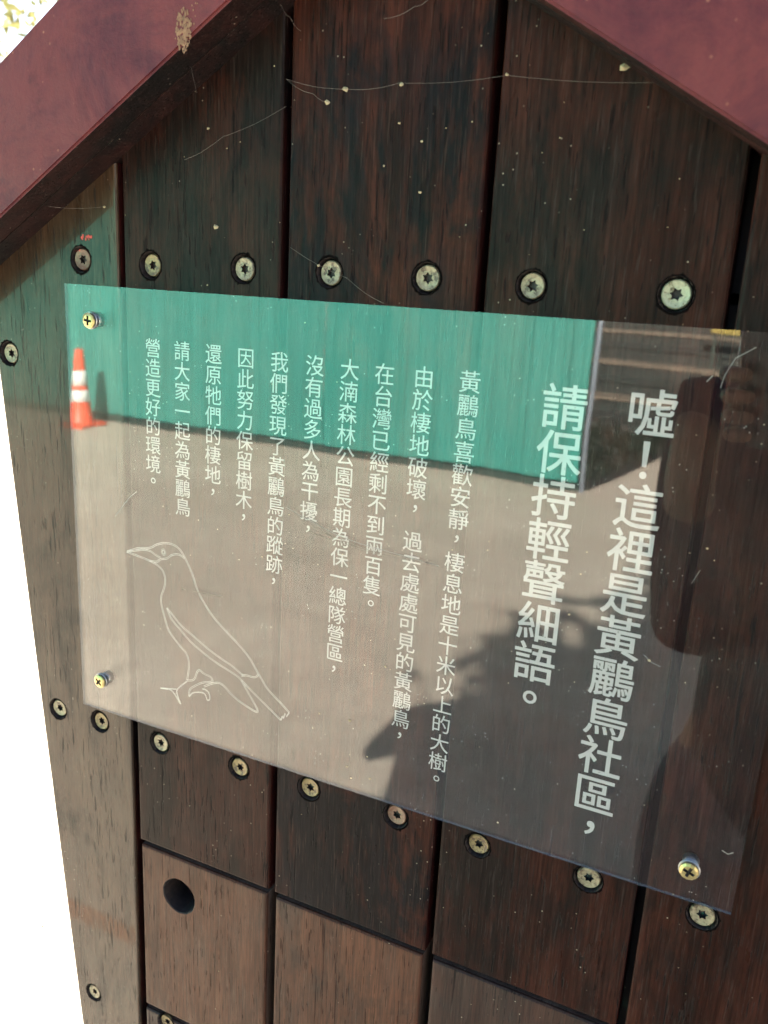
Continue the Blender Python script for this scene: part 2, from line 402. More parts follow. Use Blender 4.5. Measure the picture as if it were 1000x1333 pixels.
def lathe(bm, prof, seg=24, axis='z', c=(0, 0, 0), mi=0):
    """prof: (radius, height)"""
    c = Vector(c); rings = []
    for r, h in prof:
        ring = []
        for k in range(seg):
            a = 2*PI*k/seg
            p = Vector((r*math.cos(a), r*math.sin(a), h)) if axis == 'z' else Vector((r*math.cos(a), -h, r*math.sin(a)))
            ring.append(bm.verts.new(c + p))
        rings.append(ring)
    for a, b in zip(rings, rings[1:]):
        for k in range(seg):
            f = bm.faces.new((a[k], a[(k+1) % seg], b[(k+1) % seg], b[k])); f.material_index = mi
    return rings
Z0 = CAM_Z

# ------------------------------------------------------------------ ground
bm = bmesh.new()
v = [bm.verts.new(p) for p in ((-300,-300,0),(300,-300,0),(300,300,0),(-300,300,0))]; bm.faces.new(v)
ob('ground', bm, M['ground'], kind='structure')
bm = bmesh.new()
pts = []
for i in range(41):
    x = -4.2 + 0.14*i
    pts.append((x, -0.872 + random.uniform(-.002, .002) + 0.008*math.sin(x*2), 0.004))
bot = [(p[0], p[1]-0.043+random.uniform(-.002, .002), 0.004) for p in pts]
va = [bm.verts.new(p) for p in pts]; vb = [bm.verts.new(p) for p in bot]
for i in range(40): bm.faces.new((vb[i], vb[i+1], va[i+1], va[i]))
ob('floor_line', bm, M['orange_paint'], kind='structure')
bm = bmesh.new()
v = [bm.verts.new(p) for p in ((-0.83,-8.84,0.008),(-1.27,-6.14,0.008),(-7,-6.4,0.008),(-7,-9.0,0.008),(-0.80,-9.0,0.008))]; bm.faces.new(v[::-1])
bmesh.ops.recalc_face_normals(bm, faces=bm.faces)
ob('shade_patch', bm, M['ground_shade'], kind='structure')  # near-black sheet stands in for shaded ground past the hoarding end
# low dark leaves added to deepen the painted shade patch
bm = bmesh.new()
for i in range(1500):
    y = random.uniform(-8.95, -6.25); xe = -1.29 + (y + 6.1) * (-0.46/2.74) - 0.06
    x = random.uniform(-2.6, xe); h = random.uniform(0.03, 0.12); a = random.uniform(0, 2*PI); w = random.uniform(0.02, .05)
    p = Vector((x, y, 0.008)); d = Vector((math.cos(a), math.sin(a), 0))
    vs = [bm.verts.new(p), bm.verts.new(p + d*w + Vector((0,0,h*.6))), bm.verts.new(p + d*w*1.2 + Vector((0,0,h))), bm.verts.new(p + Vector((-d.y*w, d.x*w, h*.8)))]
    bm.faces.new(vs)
ob('shade_leaves', bm, M['leaf_dark'], label='low dark leaves added to deepen the painted shade beside the green hoarding', cat='ground cover', kind='stuff')

# ------------------------------------------------------------------ kiosk (bird-house shaped)
KX = -0.194
kiosk = empty('bird_house_kiosk', (KX, 0.1, 0), 'bird-house shaped information stand of dark wooden planks with a maroon gable roof', 'kiosk')
APZ = Z0 + 0.157
SL, SR = 0.63, 0.60
def soff(x): return APZ - (SL*(KX - x) if x < KX else SR*(x - KX))
def kleft(z): return -0.4677 + 0.0865*(Z0 - z)
def kright(z): return 2*KX - kleft(z)
XA, XB, XC, XD = -0.355, -0.2458, -0.1367, -0.0243
GAP = 0.0045
ZJ = Z0 - 0.3855; ZB = Z0 - 0.90
TH = 0.02
def bevel_front(bm, w, seg=2):
    es = [e for e in bm.edges if all(abs(v_.co.y) < 1e-6 for v_ in e.verts)]
    bmesh.ops.bevel(bm, geom=es, offset=w, segments=seg, profile=0.6, affect='EDGES', clamp_overlap=True)
def cutter(holes):
    bm = bmesh.new()
    for (x, z, r, dep, cone) in holes:
        seg = 36
        jit = [1 + (random.uniform(-.045, .07) if cone else random.uniform(-.012, .018)) for _ in range(seg)]
        rings = []
        for rr, y in ((r*1.10 if cone else r*1.05, -0.003), (r*1.06, -0.0002), (r, 0.0009 if cone else 0.0006), (r*(0.94 if cone else 1.0), dep)):
            rings.append([bm.verts.new((x + rr*jit[k]*math.cos(2*PI*k/seg), y, z + rr*jit[k]*math.sin(2*PI*k/seg))) for k in range(seg)])
        for a, b in zip(rings, rings[1:]):
            for k in range(seg): bm.faces.new((a[k], a[(k+1) % seg], b[(k+1) % seg], b[k]))
        bm.faces.new(rings[0][::-1]); bm.faces.new(rings[-1])
    bmesh.ops.recalc_face_normals(bm, faces=bm.faces)
    for f in bm.faces: f.material_index = 2
    return bm
screws = {  # plank key: list of (x, z-offset, material, recess, tilt)
}
def cut_holes(o, holes):
    if not holes: return
    bm = cutter(holes)
    bmesh.ops.translate(bm, verts=bm.verts, vec=-wloc(o))
    me = bpy.data.meshes.new('cut'); bm.to_mesh(me); bm.free()
    for mm in o.data.materials: me.materials.append(mm)
    co = bpy.data.objects.new('cut', me); COL.objects.link(co); co.matrix_world = Matrix.Translation(wloc(o))
    md = o.modifiers.new('b', 'BOOLEAN'); md.operation = 'DIFFERENCE'; md.solver = 'EXACT'; md.object = co
    bpy.context.view_layer.update()
    dg = bpy.context.evaluated_depsgraph_get()
    new = bpy.data.meshes.new_from_object(o.evaluated_get(dg))
    o.modifiers.clear(); o.data = new
    bpy.data.objects.remove(co)
def plank(pts, mat, side, name='plank', holes=(), label=None, bev=0.0019, y0=0.0, th=TH, tilt=None):
    bm = bmesh.new(); prism(bm, pts, 0.0, th, 0, 1)
    bevel_front(bm, bev, 3)
    if y0: bmesh.ops.translate(bm, verts=bm.verts, vec=(0, y0, 0))
    cx = sum(p[0] for p in pts)/len(pts); cz = sum(p[1] for p in pts)/len(pts)
    o = ob(name, bm, [mat, side, M['hole_wall']], kiosk, (cx, 0.0, cz), label=label)
    bpy.context.view_layer.update()
    cut_holes(o, [(x, z, r, dep, c) for x, z, r, dep, c in holes])
    return o
# torx screw mesh
def star(bm, n, r, y, cx=0, cz=0, ph=0, inner=0.62):
    return [bm.verts.new((cx + (r if k % 2 == 0 else r*inner)*math.cos(ph + PI*k/n), y, cz + (r if k % 2 == 0 else r*inner)*math.sin(ph + PI*k/n))) for k in range(2*n)]
def torx_mesh(R_=0.0063):
    bm = bmesh.new(); seg = 12
    ph = 0.3
    s0 = star(bm, 6, R_*0.47, 0.0012, ph=ph)
    mids = [bm.verts.new((R_*0.62*math.cos(ph+PI*k/6), 0.0011, R_*0.62*math.sin(ph+PI*k/6))) for k in range(12)]
    for k in range(12): bm.faces.new((s0[k], s0[(k+1) % 12], mids[(k+1) % 12], mids[k]))
    prev = mids
    for rr, y in ((0.90, 0.0007), (0.97, 0.0011), (1.0, 0.0018), (0.8, 0.004)):
        # subdivide outer rings to 24
        ring = [bm.verts.new((R_*rr*math.cos(ph+PI*k/12), y, R_*rr*math.sin(ph+PI*k/12))) for k in range(24)]
        if len(prev) == 12:
            for k in range(12):
                bm.faces.new((prev[k], prev[(k+1) % 12], ring[(2*k+2) % 24], ring[2*k+1])); bm.faces.new((prev[k], ring[2*k+1], ring[2*k]))
        else:
            for k in range(24): bm.faces.new((prev[k], prev[(k+1) % 24], ring[(k+1) % 24], ring[k]))
        prev = ring
    s1 = star(bm, 6, R_*0.42, 0.0035, ph=ph)
    for k in range(12): bm.faces.new((s0[(k+1) % 12], s0[k], s1[k], s1[(k+1) % 12])).material_index = 1
    bm.faces.new(s1).material_index = 1
    bmesh.ops.recalc_face_normals(bm, faces=bm.faces)
    for f in bm.faces:
        if f.material_index == 0: f.smooth = False
    # face towards the viewer
    for f in bm.faces:
        if f.material_index == 0 and f.normal.y > 0.3 and f.calc_center_median().y < 0.0015: f.normal_flip()
    return bm
tm = torx_mesh(); torx_meshes = {}
base_me = bpy.data.meshes.new('torx_screw'); tm.to_mesh(base_me); tm.free()
torx_mi = [p.material_index for p in base_me.polygons]
def torx(parent, x, z, mat='zinc', rec='recess', s=1.0, sink=0.0):
    key = (mat, rec)
    if key not in torx_meshes:
        me = base_me.copy(); me.materials.clear(); me.materials.append(M[mat]); me.materials.append(M[rec]); torx_meshes[key] = me
        me.polygons.foreach_set('material_index', torx_mi)
    o = obm('screw', torx_meshes[key], None, parent, (x, sink, z))
    o.rotation_euler = (random.uniform(-.06, .06), random.uniform(0, 2*PI), random.uniform(-.06, .06)); o.scale = (s, s, s)
    return o
HR, HD = 0.0073, 0.006
S_TOP = Z0 - 0.0005; S_BOT = Z0 - 0.303
def holes_of(lst): return [(x, z, HR*(s if s > .8 else .85), HD, True) for x, z, *_, s in lst]
def put(o, lst):
    for x, z, mat, rec, s in lst:
        torx(o, x, z, mat, rec, s, random.uniform(0.0001, 0.0009))
        n = 54; bm = bmesh.new(); ins = []; outs = []; a0 = random.uniform(0, 2*PI)
        for k in range(n):
            a = 2*PI*k/n
            tear = max(0.0, random.gauss(0, 1))*0.0006 + 0.0007*max(0, math.sin(a + a0))
            tear *= 0.45 + 0.35*abs(math.sin(a))
            ins.append(bm.verts.new((x + HR*s*1.03*math.cos(a), -0.0006, z + HR*s*1.03*math.sin(a))))
            outs.append(bm.verts.new((x + (HR*s*1.10 + tear)*math.cos(a), -0.00012, z + (HR*s*1.10 + tear*1.15)*math.sin(a))))
        for k in range(n): bm.faces.new((ins[k], ins[(k+1) % n], outs[(k+1) % n], outs[k]))
        for v_ in ins: v_.co.y = -0.00025
        ob('torn_rim', bm, M['grime'], o, (x, 0, z))
zt = lambda x: soff(x) + 0.012
# plank 1 (left, tapered, runs all the way down)
p1 = [(-0.3875, S_TOP, 'rusty', 'recess', 1.0), (-0.4509, Z0-0.0606, 'zinc', 'recess', 1.0), (-0.4251, Z0-0.3047, 'zinc', 'recess', 0.98),
      (-0.3873, Z0-0.3041, 'zinc_yellow', 'recess', 1.0), (-0.4044, Z0-0.539, 'zinc', 'recess', 0.9)]
x1 = XA - GAP
o = plank([(kleft(ZB), ZB), (x1, ZB), (x1, zt(x1)), (kleft(zt(-.4677)), zt(-.4677))], M['plank_grey'], M['side'], holes=holes_of(p1), label='greyed leftmost plank with a slanting outer edge')
o.rotation_euler = (0, 0, 0); put(o, p1)
# upper planks
specs = [
 (XA, XB-GAP, 'plank', [(-0.3359, Z0-0.0016, 'zinc_yellow', 'recess', 1.0), (-0.2731, Z0-0.0009, 'zinc', 'recess', 1.0), (-0.3360, Z0-0.3052, 'zinc', 'recess', .98), (-0.2735, Z0-0.3039, 'zinc_yellow', 'recess', .98)]),
 (XB, XC-GAP, 'plank_red', [(-0.2205, S_TOP, 'zinc', 'recess', 1.0), (-0.1665, S_TOP, 'zinc', 'recess', 1.0), (-0.2228, Z0-0.3021, 'zinc_yellow', 'recess', 1.0), (-0.1650, Z0-0.3013, 'rusty', 'recess', 1.0)]),
 (XC, XD-GAP, 'plank', [(-0.1141, Z0-0.0014, 'zinc', 'recess', .96), (-0.0498, Z0-0.0016, 'zinc_bright', 'recess', 1.02), (-0.1146, Z0-0.3025, 'zinc_yellow', 'recess', .96), (-0.0533, Z0-0.3007, 'zinc', 'recess_wet', 1.0)]),
]
for xa, xb, mt, sc_ in specs:
    top = [(xb, zt(xb))] + ([(KX, zt(KX))] if xa < KX < xb else []) + [(xa, zt(xa))]
    o = plank([(xa, ZJ), (xb, ZJ)] + top, M[mt], M['side'], holes=holes_of(sc_)); put(o, sc_)
p5 = [(-0.0010, Z0-0.0135, 'zinc_yellow', 'recess', 1.1), (0.0036, Z0-0.3003, 'zinc', 'recess_wet', 1.0)]
o = plank([(XD, ZB), (kright(ZB), ZB), (kright(zt(.08)), zt(.08)), (XD, zt(XD))], M['plank'], M['side'], holes=holes_of(p5)); put(o, p5)
# lower boards: two rows of matte boards
ZR = [(Z0-0.5250, ZJ-0.0036), (Z0-0.664, Z0-0.5290), (ZB, Z0-0.668)]
for ci, (xa, xb, *_r) in enumerate(specs):
    for ri, (za, zb) in enumerate(ZR):
        holes = []; sc_ = []
        if ci == 0 and ri == 0: holes = [(-0.3220, Z0-0.4190, 0.0130, 0.0195, False)]
        if ri == 1: sc_ = [(xa+0.0196, Z0-0.5345, 'zinc_yellow', 'recess', .95), (xb-0.02, Z0-0.5345, 'zinc', 'recess', .95)]
        o = plank([(xa+0.001, za), (xb-0.001, za), (xb-0.001, zb), (xa+0.001, zb)], M['drawer' if (ci < 2 and ri == 0) else 'drawer_dark'],
                  M['edge_pale'], name='nest_box_board', holes=holes + holes_of(sc_), bev=0.0022,
                  label='brown board with a round drilled hole' if holes else None)
        put(o, sc_)
# dark box behind the planks, with sides and legs
bm = bmesh.new()
zz = ZB - 0.02
prism(bm, [(kleft(zz)+.008, zz), (kright(zz)-.008, zz), (kright(Z0)-.010, Z0), (kright(Z0)-.010, soff(.08)+.004), (KX, APZ+.004), (kleft(Z0)+.010, soff(-.4677)+.004), (kleft(Z0)+.010, Z0)], TH+0.001, 0.22)
ob('inner_box', bm, M['dark_in'], kiosk, (KX, 0.1, Z0))
for sx in (-1, 1):
    bm = bmesh.new(); lx = KX + sx*0.17
    box(bm, lx-.03, lx+.03, 0.08, 0.14, 0.0, ZB-0.021)
    bmesh.ops.bevel(bm, geom=bm.edges[:], offset=.004, segments=1, affect='EDGES')
    ob('leg', bm, M['plank'], kiosk, (lx, 0.11, 0))
# roof: two sloping roof boards, each with its maroon fascia on the front edge
FD = 0.0350   # overhang
def roof_side(s, tan):
    ux = s/math.hypot(1, tan); uz = -tan/math.hypot(1, tan)       # down the slope
    nx, nz = -uz*s*1.0, ux*s                                       # outward normal (x, z)
    nx = abs(uz)*s; nz = abs(ux)
    Ln = 0.40
    def P_(a, n): return (KX + ux*a + nx*n, APZ + uz*a + nz*n)
    # roof board: 18 mm thick, from just behind the fascia to the back
    bm = bmesh.new()
    q = [P_(0, 0), P_(Ln, 0), P_(Ln, .050), P_(0, .050)]
    if s > 0: q = q
    # mitre at the ridge
    q[0] = (KX, APZ); q[3] = (KX, APZ + .050/nz)
    if s < 0: q = [q[1], q[0], q[3], q[2]]
    prism(bm, q, -FD+0.0185, 0.26)
    ob('roof_board', bm, M['soffit'], kiosk, (KX + s*0.1, 0.1, APZ))
    bm = bmesh.new()
    lo = 0.0
    q = [(KX, APZ + lo), P_(Ln + .01, lo), P_(Ln + .01, .0625), (KX, APZ + .0625/nz)]
    if s < 0: q = [(x_, z_) for x_, z_ in (q[1], q[0], q[3], q[2])]
    q = [(x_ + s*0.0006, z_) for x_, z_ in q]
    prism(bm, q, -FD, -FD+0.018, 0, 1)
    es = [e for e in bm.edges if all(abs(v_.co.y + FD) < 1e-6 for v_ in e.verts)]
    bmesh.ops.bevel(bm, geom=es, offset=.0012, segments=2, affect='EDGES')
    return ob('fascia', bm, [M['fascia'], M['soffit']], kiosk, (KX + s*0.1, -FD, APZ))
fl = roof_side(-1, SL); fr_ = roof_side(1, SR)

def onboard(px, py, y=-0.0004):
    """photo point -> point on the plane at depth y"""
    r_ = right*(px-500) + (-up)*(py-666.5) + (-back)*1118.52
    t = (y + 0.4)/r_.y
    return Vector((0, -0.4, Z0)) + r_*t
# ------------------------------------------------------------------ acrylic sign
YF = -0.008; YBk = -0.006
XL, XR, ZT_, ZBt = -0.3935, 0.0160, Z0-0.0146, Z0-0.2884
sign = empty('acrylic_sign', ((XL+XR)/2, YF, ZBt), 'clear acrylic sheet with white Chinese lettering and bird outline screwed to the planks', 'sign')
bm = bmesh.new()
box(bm, XL, XR, YF, YBk, ZBt, ZT_)
bmesh.ops.recalc_face_normals(bm, faces=bm.faces)
for f in bm.faces: f.material_index = 0 if abs(f.normal.y) > .5 else 1
sheet = ob('sheet', bm, [M['acrylic'], M['acrylic_edge']], sign, ((XL+XR)/2, YF, (ZT_+ZBt)/2))

LETY = YBk + 0.00016      # the lettering is on the rear face of the sheet
LK = 1.0057
fc = bpy.data.curves.new('glyph', 'FONT'); fo = bpy.data.objects.new('glyph', fc); COL.objects.link(fo)
def glyph(ch, size, bold):
    fc.body = ch; fc.size = size; fc.offset = 0.0; fc.resolution_u = 3; fc.fill_mode = 'BOTH'
    bpy.context.view_layer.update()
    dg = bpy.context.evaluated_depsgraph_get()
    e = fo.evaluated_get(dg); me = e.to_mesh()
    vs = [tuple(v_.co[:2]) for v_ in me.vertices]; fs = [tuple(p.vertices) for p in me.polygons]
    cnt = {}
    for p in me.polygons:
        for ek in p.edge_keys: cnt[ek] = cnt.get(ek, 0) + 1
    rims = [ek for ek, c_ in cnt.items() if c_ == 1]
    e.to_mesh_clear(); return vs, fs, rims
LET = [
 ('噓！這裡是黃鸝鳥社區，', (-0.0520, -0.0524), (-0.0550, -0.2671), 0.0222, 0.00021, None),
 ('請保持輕聲細語。', (-0.0909, -0.0542), (-0.0926, -0.2040), 0.0222, 0.00021, None),
 ('黃鸝鳥喜歡安靜，棲息地是十米以上的大樹。', (-0.1375, -0.0472), (-0.1390, -0.2646), 0.0114, 0.00003, None),
 ('由於棲地破壞，過去處處可見的黃鸝鳥，', (-0.1614, -0.0473), (-0.1624, -0.2452), 0.0114, 0.00003, 7),
 ('在台灣已經剩不到兩百隻。', (-0.1827, -0.0478), (-0.1839, -0.1718), 0.0114, 0.00003, None),
 ('大湳森林公園長期為保一總隊營區，', (-0.2024, -0.0473), (-0.2049, -0.2158), 0.0114, 0.00003, None),
 ('沒有過多人為干擾，', (-0.2228, -0.0472), (-0.2241, -0.1370), 0.0114, 0.00003, None),
 ('我們發現了黃鸝鳥的蹤跡，', (-0.2443, -0.0472), (-0.2455, -0.1717), 0.0114, 0.00003, None),
 ('因此努力保留樹木，', (-0.2656, -0.0470), (-0.2662, -0.1375), 0.0114, 0.00003, None),
 ('還原牠們的棲地，', (-0.2867, -0.0467), (-0.2873, -0.1260), 0.0114, 0.00003, None),
 ('請大家一起為黃鸝鳥', (-0.3081, -0.0468), (-0.3087, -0.1372), 0.0114, 0.00003, None),
 ('營造更好的環境。', (-0.3286, -0.0468), (-0.3302, -0.1256), 0.0114, 0.00003, None),
]
for txt, a, b, size, bold, gap in LET:
    a = (a[0]*LK, a[1]*LK); b = (b[0]*LK, b[1]*LK); size *= LK
    allv = []; allf = []
    n = len(txt); extra = 0.45 if gap else 0.0
    for i, ch in enumerate(txt):
        slot = i + (extra if gap and i >= gap else 0.0)
        f_ = slot/(n - 1 + extra)
        cx = a[0] + (b[0]-a[0])*f_; cz = Z0 + a[1] + (b[1]-a[1])*f_
        vs, fs, rims = glyph(ch, size, bold)
        if ch in '，。！':
            gx = (min(v_[0] for v_ in vs)+max(v_[0] for v_ in vs))/2; gy = (min(v_[1] for v_ in vs)+max(v_[1] for v_ in vs))/2
            if ch in '，。': cz += 0.10*size
        else: gx, gy = 0.5*size, 0.38*size
        k = len(allv)
        allv += [(v_[0]-gx+cx, LETY, v_[1]-gy+cz) for v_ in vs]
        allf += [tuple(j+k for j in f) for f in fs]
        for n_e, (i0, i1) in enumerate(rims):     # a rim of overlapping strips thickens the strokes
            A = Vector((vs[i0][0]-gx+cx, vs[i0][1]-gy+cz)); B = Vector((vs[i1][0]-gx+cx, vs[i1][1]-gy+cz))
            d = B - A
            if d.length < 1e-9: continue
            d.normalize(); q = Vector((-d.y, d.x))*bold; e_ = d*bold*0.5
            yy = LETY - 0.000004*(1 + n_e % 7)
            k2 = len(allv)
            allv += [(p.x, yy, p.y) for p in (A-e_-q, B+e_-q, B+e_+q, A-e_+q)]
            allf.append((k2, k2+1, k2+2, k2+3))
    me = bpy.data.meshes.new('lettering_column')
    org = Vector(((a[0]+b[0])/2, LETY, Z0+(a[1]+b[1])/2))
    me.from_pydata([tuple(Vector(v_)-org) for v_ in allv], [], allf)
    obm('lettering_column', me, M['letter'], sign, org, label='column of larger white characters' if size > .02 else None)
bpy.data.objects.remove(fo)

# bird outline drawn as fine double lines
BIRD = {
'back': [(-0.3521, -0.1729), (-0.343, -0.169), (-0.3338, -0.167), (-0.3286, -0.164), (-0.3222, -0.1619), (-0.3158, -0.1619), (-0.3109, -0.1643), (-0.3066, -0.1699), (-0.3023, -0.1776), (-0.2987, -0.1865), (-0.2938, -0.194), (-0.2865, -0.2022), (-0.2767, -0.2097), (-0.2682, -0.2158), (-0.261, -0.2222), (-0.2562, -0.2286), (-0.2526, -0.2332), (-0.2478, -0.239), (-0.2395, -0.245), (-0.233, -0.2498)],
'throat': [(-0.3521, -0.1729), (-0.3444, -0.1739), (-0.3353, -0.1752), (-0.3289, -0.1769), (-0.3244, -0.1798), (-0.3226, -0.1849), (-0.3234, -0.1905), (-0.3257, -0.1965), (-0.3258, -0.2021), (-0.3237, -0.2094), (-0.3207, -0.2177), (-0.3156, -0.2232), (-0.3105, -0.2277), (-0.3073, -0.2303), (-0.3054, -0.2355), (-0.3058, -0.2424), (-0.3069, -0.2484)],
'beak': [(-0.3521, -0.1729), (-0.3417, -0.1698), (-0.3345, -0.1689), (-0.33, -0.1706), (-0.3255, -0.1719)],
'beak2': [(-0.3353, -0.1752), (-0.3288, -0.175), (-0.3256, -0.1727), (-0.3211, -0.1714), (-0.3172, -0.1685), (-0.3122, -0.1672), (-0.3078, -0.1688)],
'wing': [(-0.3217, -0.2034), (-0.3166, -0.2078), (-0.3103, -0.213), (-0.3014, -0.2177), (-0.2914, -0.2231), (-0.2815, -0.2273), (-0.2742, -0.2299), (-0.2669, -0.2336), (-0.2645, -0.2343)],
'wing2': [(-0.3217, -0.2034), (-0.3179, -0.2103), (-0.3116, -0.2156), (-0.304, -0.2216), (-0.294, -0.227), (-0.284, -0.2312), (-0.2742, -0.2343), (-0.2681, -0.2366)],
'rump': [(-0.2669, -0.2349), (-0.2633, -0.2337), (-0.2573, -0.2335), (-0.2547, -0.231)],
'tail': [(-0.2681, -0.2366), (-0.2608, -0.2419), (-0.2511, -0.2482), (-0.2428, -0.2536), (-0.2386, -0.2564)],
'tailend': [(-0.2386, -0.2564), (-0.2375, -0.2533), (-0.2369, -0.2548), (-0.2358, -0.2511), (-0.2349, -0.2531), (-0.233, -0.2498)],
'undertail': [(-0.2668, -0.238), (-0.2619, -0.2445), (-0.2548, -0.2554), (-0.2667, -0.2525), (-0.2741, -0.2488), (-0.2828, -0.2438), (-0.2941, -0.2491)],
'thigh': [(-0.3069, -0.2484), (-0.3017, -0.2465), (-0.2991, -0.2407), (-0.2972, -0.2391), (-0.294, -0.2405), (-0.289, -0.2415), (-0.2877, -0.244), (-0.2909, -0.2454), (-0.296, -0.2473), (-0.3043, -0.2535), (-0.3054, -0.259)],
'foot': [(-0.3054, -0.259), (-0.3018, -0.2554), (-0.2941, -0.2537), (-0.2916, -0.2576), (-0.2897, -0.2565), (-0.2903, -0.2526), (-0.2928, -0.251), (-0.2953, -0.2511)],
'foot2': [(-0.3069, -0.249), (-0.3135, -0.2554), (-0.3148, -0.2592), (-0.312, -0.2661), (-0.3162, -0.2608), (-0.3201, -0.2583), (-0.3278, -0.2592), (-0.315, -0.2566)],
}
def smooth_line(p, sub=5):
    out = []
    for i in range(len(p)-1):
        p0 = Vector(p[max(i-1, 0)]); p1_ = Vector(p[i]); p2 = Vector(p[i+1]); p3 = Vector(p[min(i+2, len(p)-1)])
        for k in range(sub):
            t = k/sub
            out.append(0.5*((2*p1_) + (-p0+p2)*t + (2*p0-5*p1_+4*p2-p3)*t*t + (-p0+3*p1_-3*p2+p3)*t**3))
    out.append(Vector(p[-1])); return out
def ribbon(bm, p, w, off, y):
    L_ = []; R2 = []
    for i, q in enumerate(p):
        d = (p[min(i+1, len(p)-1)] - p[max(i-1, 0)])
        d = d.normalized() if d.length > 1e-9 else Vector((1, 0)); n_ = Vector((-d.y, d.x))
        a = q + n_*(off + w/2); b = q + n_*(off - w/2)
        L_.append(bm.verts.new((a.x, y, Z0+a.y))); R2.append(bm.verts.new((b.x, y, Z0+b.y)))
    for i in range(len(p)-1): bm.faces.new((R2[i], R2[i+1], L_[i+1], L_[i]))
bm = bmesh.new(); k = 0
sharp = ('tailend',)
for nm, p in BIRD.items():
    p = [(u_*LK, w_*LK) for u_, w_ in p]
    q = smooth_line(p) if nm not in sharp else [Vector(a) for a in p]
    for off in ((-0.00042, 0.00042) if nm not in ('tailend', 'foot', 'foot2') else (-0.00025, 0.00025)):
        ribbon(bm, q, 0.00026, off, LETY - 0.000004*k); k += 1
for r_ in (0.0011, 0.0019):
    q = [Vector((-0.3235*LK + r_*.85*math.cos(a*PI/10), -0.1678*LK + r_*1.1*math.sin(a*PI/10))) for a in range(21)]
    ribbon(bm, q, 0.0004 if r_ < .0015 else .0002, 0, LETY - 0.00012)
ob('bird_outline', bm, M['engraved'], sign, (-0.29, LETY, Z0-0.21))

# hairline scratches in the sheet
def scratch(p, w, mat):
    bm = bmesh.new(); q = [Vector((a.x, a.z - Z0)) for a in (onboard(px, py, YF) for px, py in p)]
    ribbon(bm, q, w, 0, YF - 0.00006); ob('scratch', bm, mat, sign, (q[0].x, YF, q[0].y + Z0))
for p, w, mt in (([(236, 766), (242, 768)], .0007, 'scr_dark'), ([(252, 770), (270, 773), (290, 777)], .0005, 'scr_dark'),
                 ([(372, 660), (400, 676), (440, 697), (470, 708), (520, 722), (572, 737)], .00035, 'scr_pale'), ([(386, 672), (430, 697), (480, 716), (560, 733)], .0003, 'scr_dark'),
                 ([(400, 691), (460, 712), (500, 724)], .0003, 'scr_dark'), ([(938, 505), (944, 488), (958, 466), (985, 452)], .0003, 'scr_pale'), ([(920, 497), (928, 489)], .0005, 'scr_pale'),
                 ([(940, 1107), (948, 1112), (955, 1110)], .0005, 'scr_pale'), ([(838, 852), (848, 862), (860, 868)], .0003, 'scr_pale'), ([(150, 672), (168, 648), (178, 640)], .0004, 'scr_pale'),
                 ([(900, 760), (912, 742)], .0002, 'scr_pale')):
    scratch(p, w, M[mt])
# four cross-head mounting screws with steel spacers
def cross_screw_mesh(R_=0.0047):
    bm = bmesh.new(); seg = 16
    a_, b_ = R_*0.16, R_*0.60
    pl = [(b_,-a_),(b_,a_),(a_,a_),(a_,b_),(-a_,b_),(-a_,a_),(-b_,a_),(-b_,-a_),(-a_,-a_),(-a_,-b_),(a_,-b_),(a_,-a_)]
    top = [bm.verts.new((x, -0.0018, z)) for x, z in pl]; bot = [bm.verts.new((x*.6, -0.0002, z*.6)) for x, z in pl]
    angs = [math.atan2(z, x) for x, z in pl]
    r1 = [bm.verts.new((R_*.72*math.cos(t), -0.0017, R_*.72*math.sin(t))) for t in angs]
    r2 = [bm.verts.new((R_*.97*math.cos(t), -0.0012, R_*.97*math.sin(t))) for t in angs]
    r3 = [bm.verts.new((R_*math.cos(t), -0.0007, R_*math.sin(t))) for t in angs]
    r4 = [bm.verts.new((R_*.93*math.cos(t), 0.0, R_*.93*math.sin(t))) for t in angs]
    for p, q in ((top, r1), (r1, r2), (r2, r3), (r3, r4)):
        for i in range(12): bm.faces.new((p[i], p[(i+1) % 12], q[(i+1) % 12], q[i]))
    for i in range(12): bm.faces.new((top[(i+1) % 12], top[i], bot[i], bot[(i+1) % 12])).material_index = 1
    bm.faces.new(bot).material_index = 1
    bmesh.ops.recalc_face_normals(bm, faces=bm.faces)
    return bm
bm = cross_screw_mesh(); cme = bpy.data.meshes.new('mounting_screw'); bm.to_mesh(cme); bm.free()
cme.materials.append(M['brass']); cme.materials.append(M['recess'])
bm = bmesh.new(); lathe(bm, [(0.0030, 0), (0.0040, 0), (0.0040, 0.0055), (0.0030, 0.0055)], 20, 'y'); bmesh.ops.translate(bm, verts=bm.verts, vec=(0, -0.0002, 0))
lathe(bm, [(0.0023, 0), (0.0023, 0.0055)], 12, 'y')
bmesh.ops.recalc_face_normals(bm, faces=bm.faces)
for f in bm.faces: f.smooth = True
spme = bpy.data.meshes.new('spacer'); bm.to_mesh(spme); bm.free(); spme.materials.append(M['spacer'])
bm = bmesh.new(); lathe(bm, [(0.0, 0.0009), (0.0049, 0.0009), (0.0052, 0.0005), (0.0052, 0.0)], 24, 'y')
bmesh.ops.remove_doubles(bm, verts=bm.verts, dist=1e-7)
bmesh.ops.recalc_face_normals(bm, faces=bm.faces)
wame = bpy.data.meshes.new('washer'); bm.to_mesh(wame); bm.free(); wame.materials.append(M['spacer'])
for x, z, rot in ((-0.3738, -0.0345, 0.1), (-0.3765, -0.2666, 0.75), (-0.0057, -0.2706, 0.35), (0.0030, -0.0350, 0.2)):
    s_ = obm('mounting_screw', cme, None, sign, (x, YF-0.0011, Z0+z)); s_.rotation_euler = (random.uniform(-.08, .08), rot, random.uniform(-.06, .06))
    obm('washer', wame, None, sign, (x, YF-0.0001, Z0+z))
    obm('spacer', spme, None, sign, (x, 0.0, Z0+z))

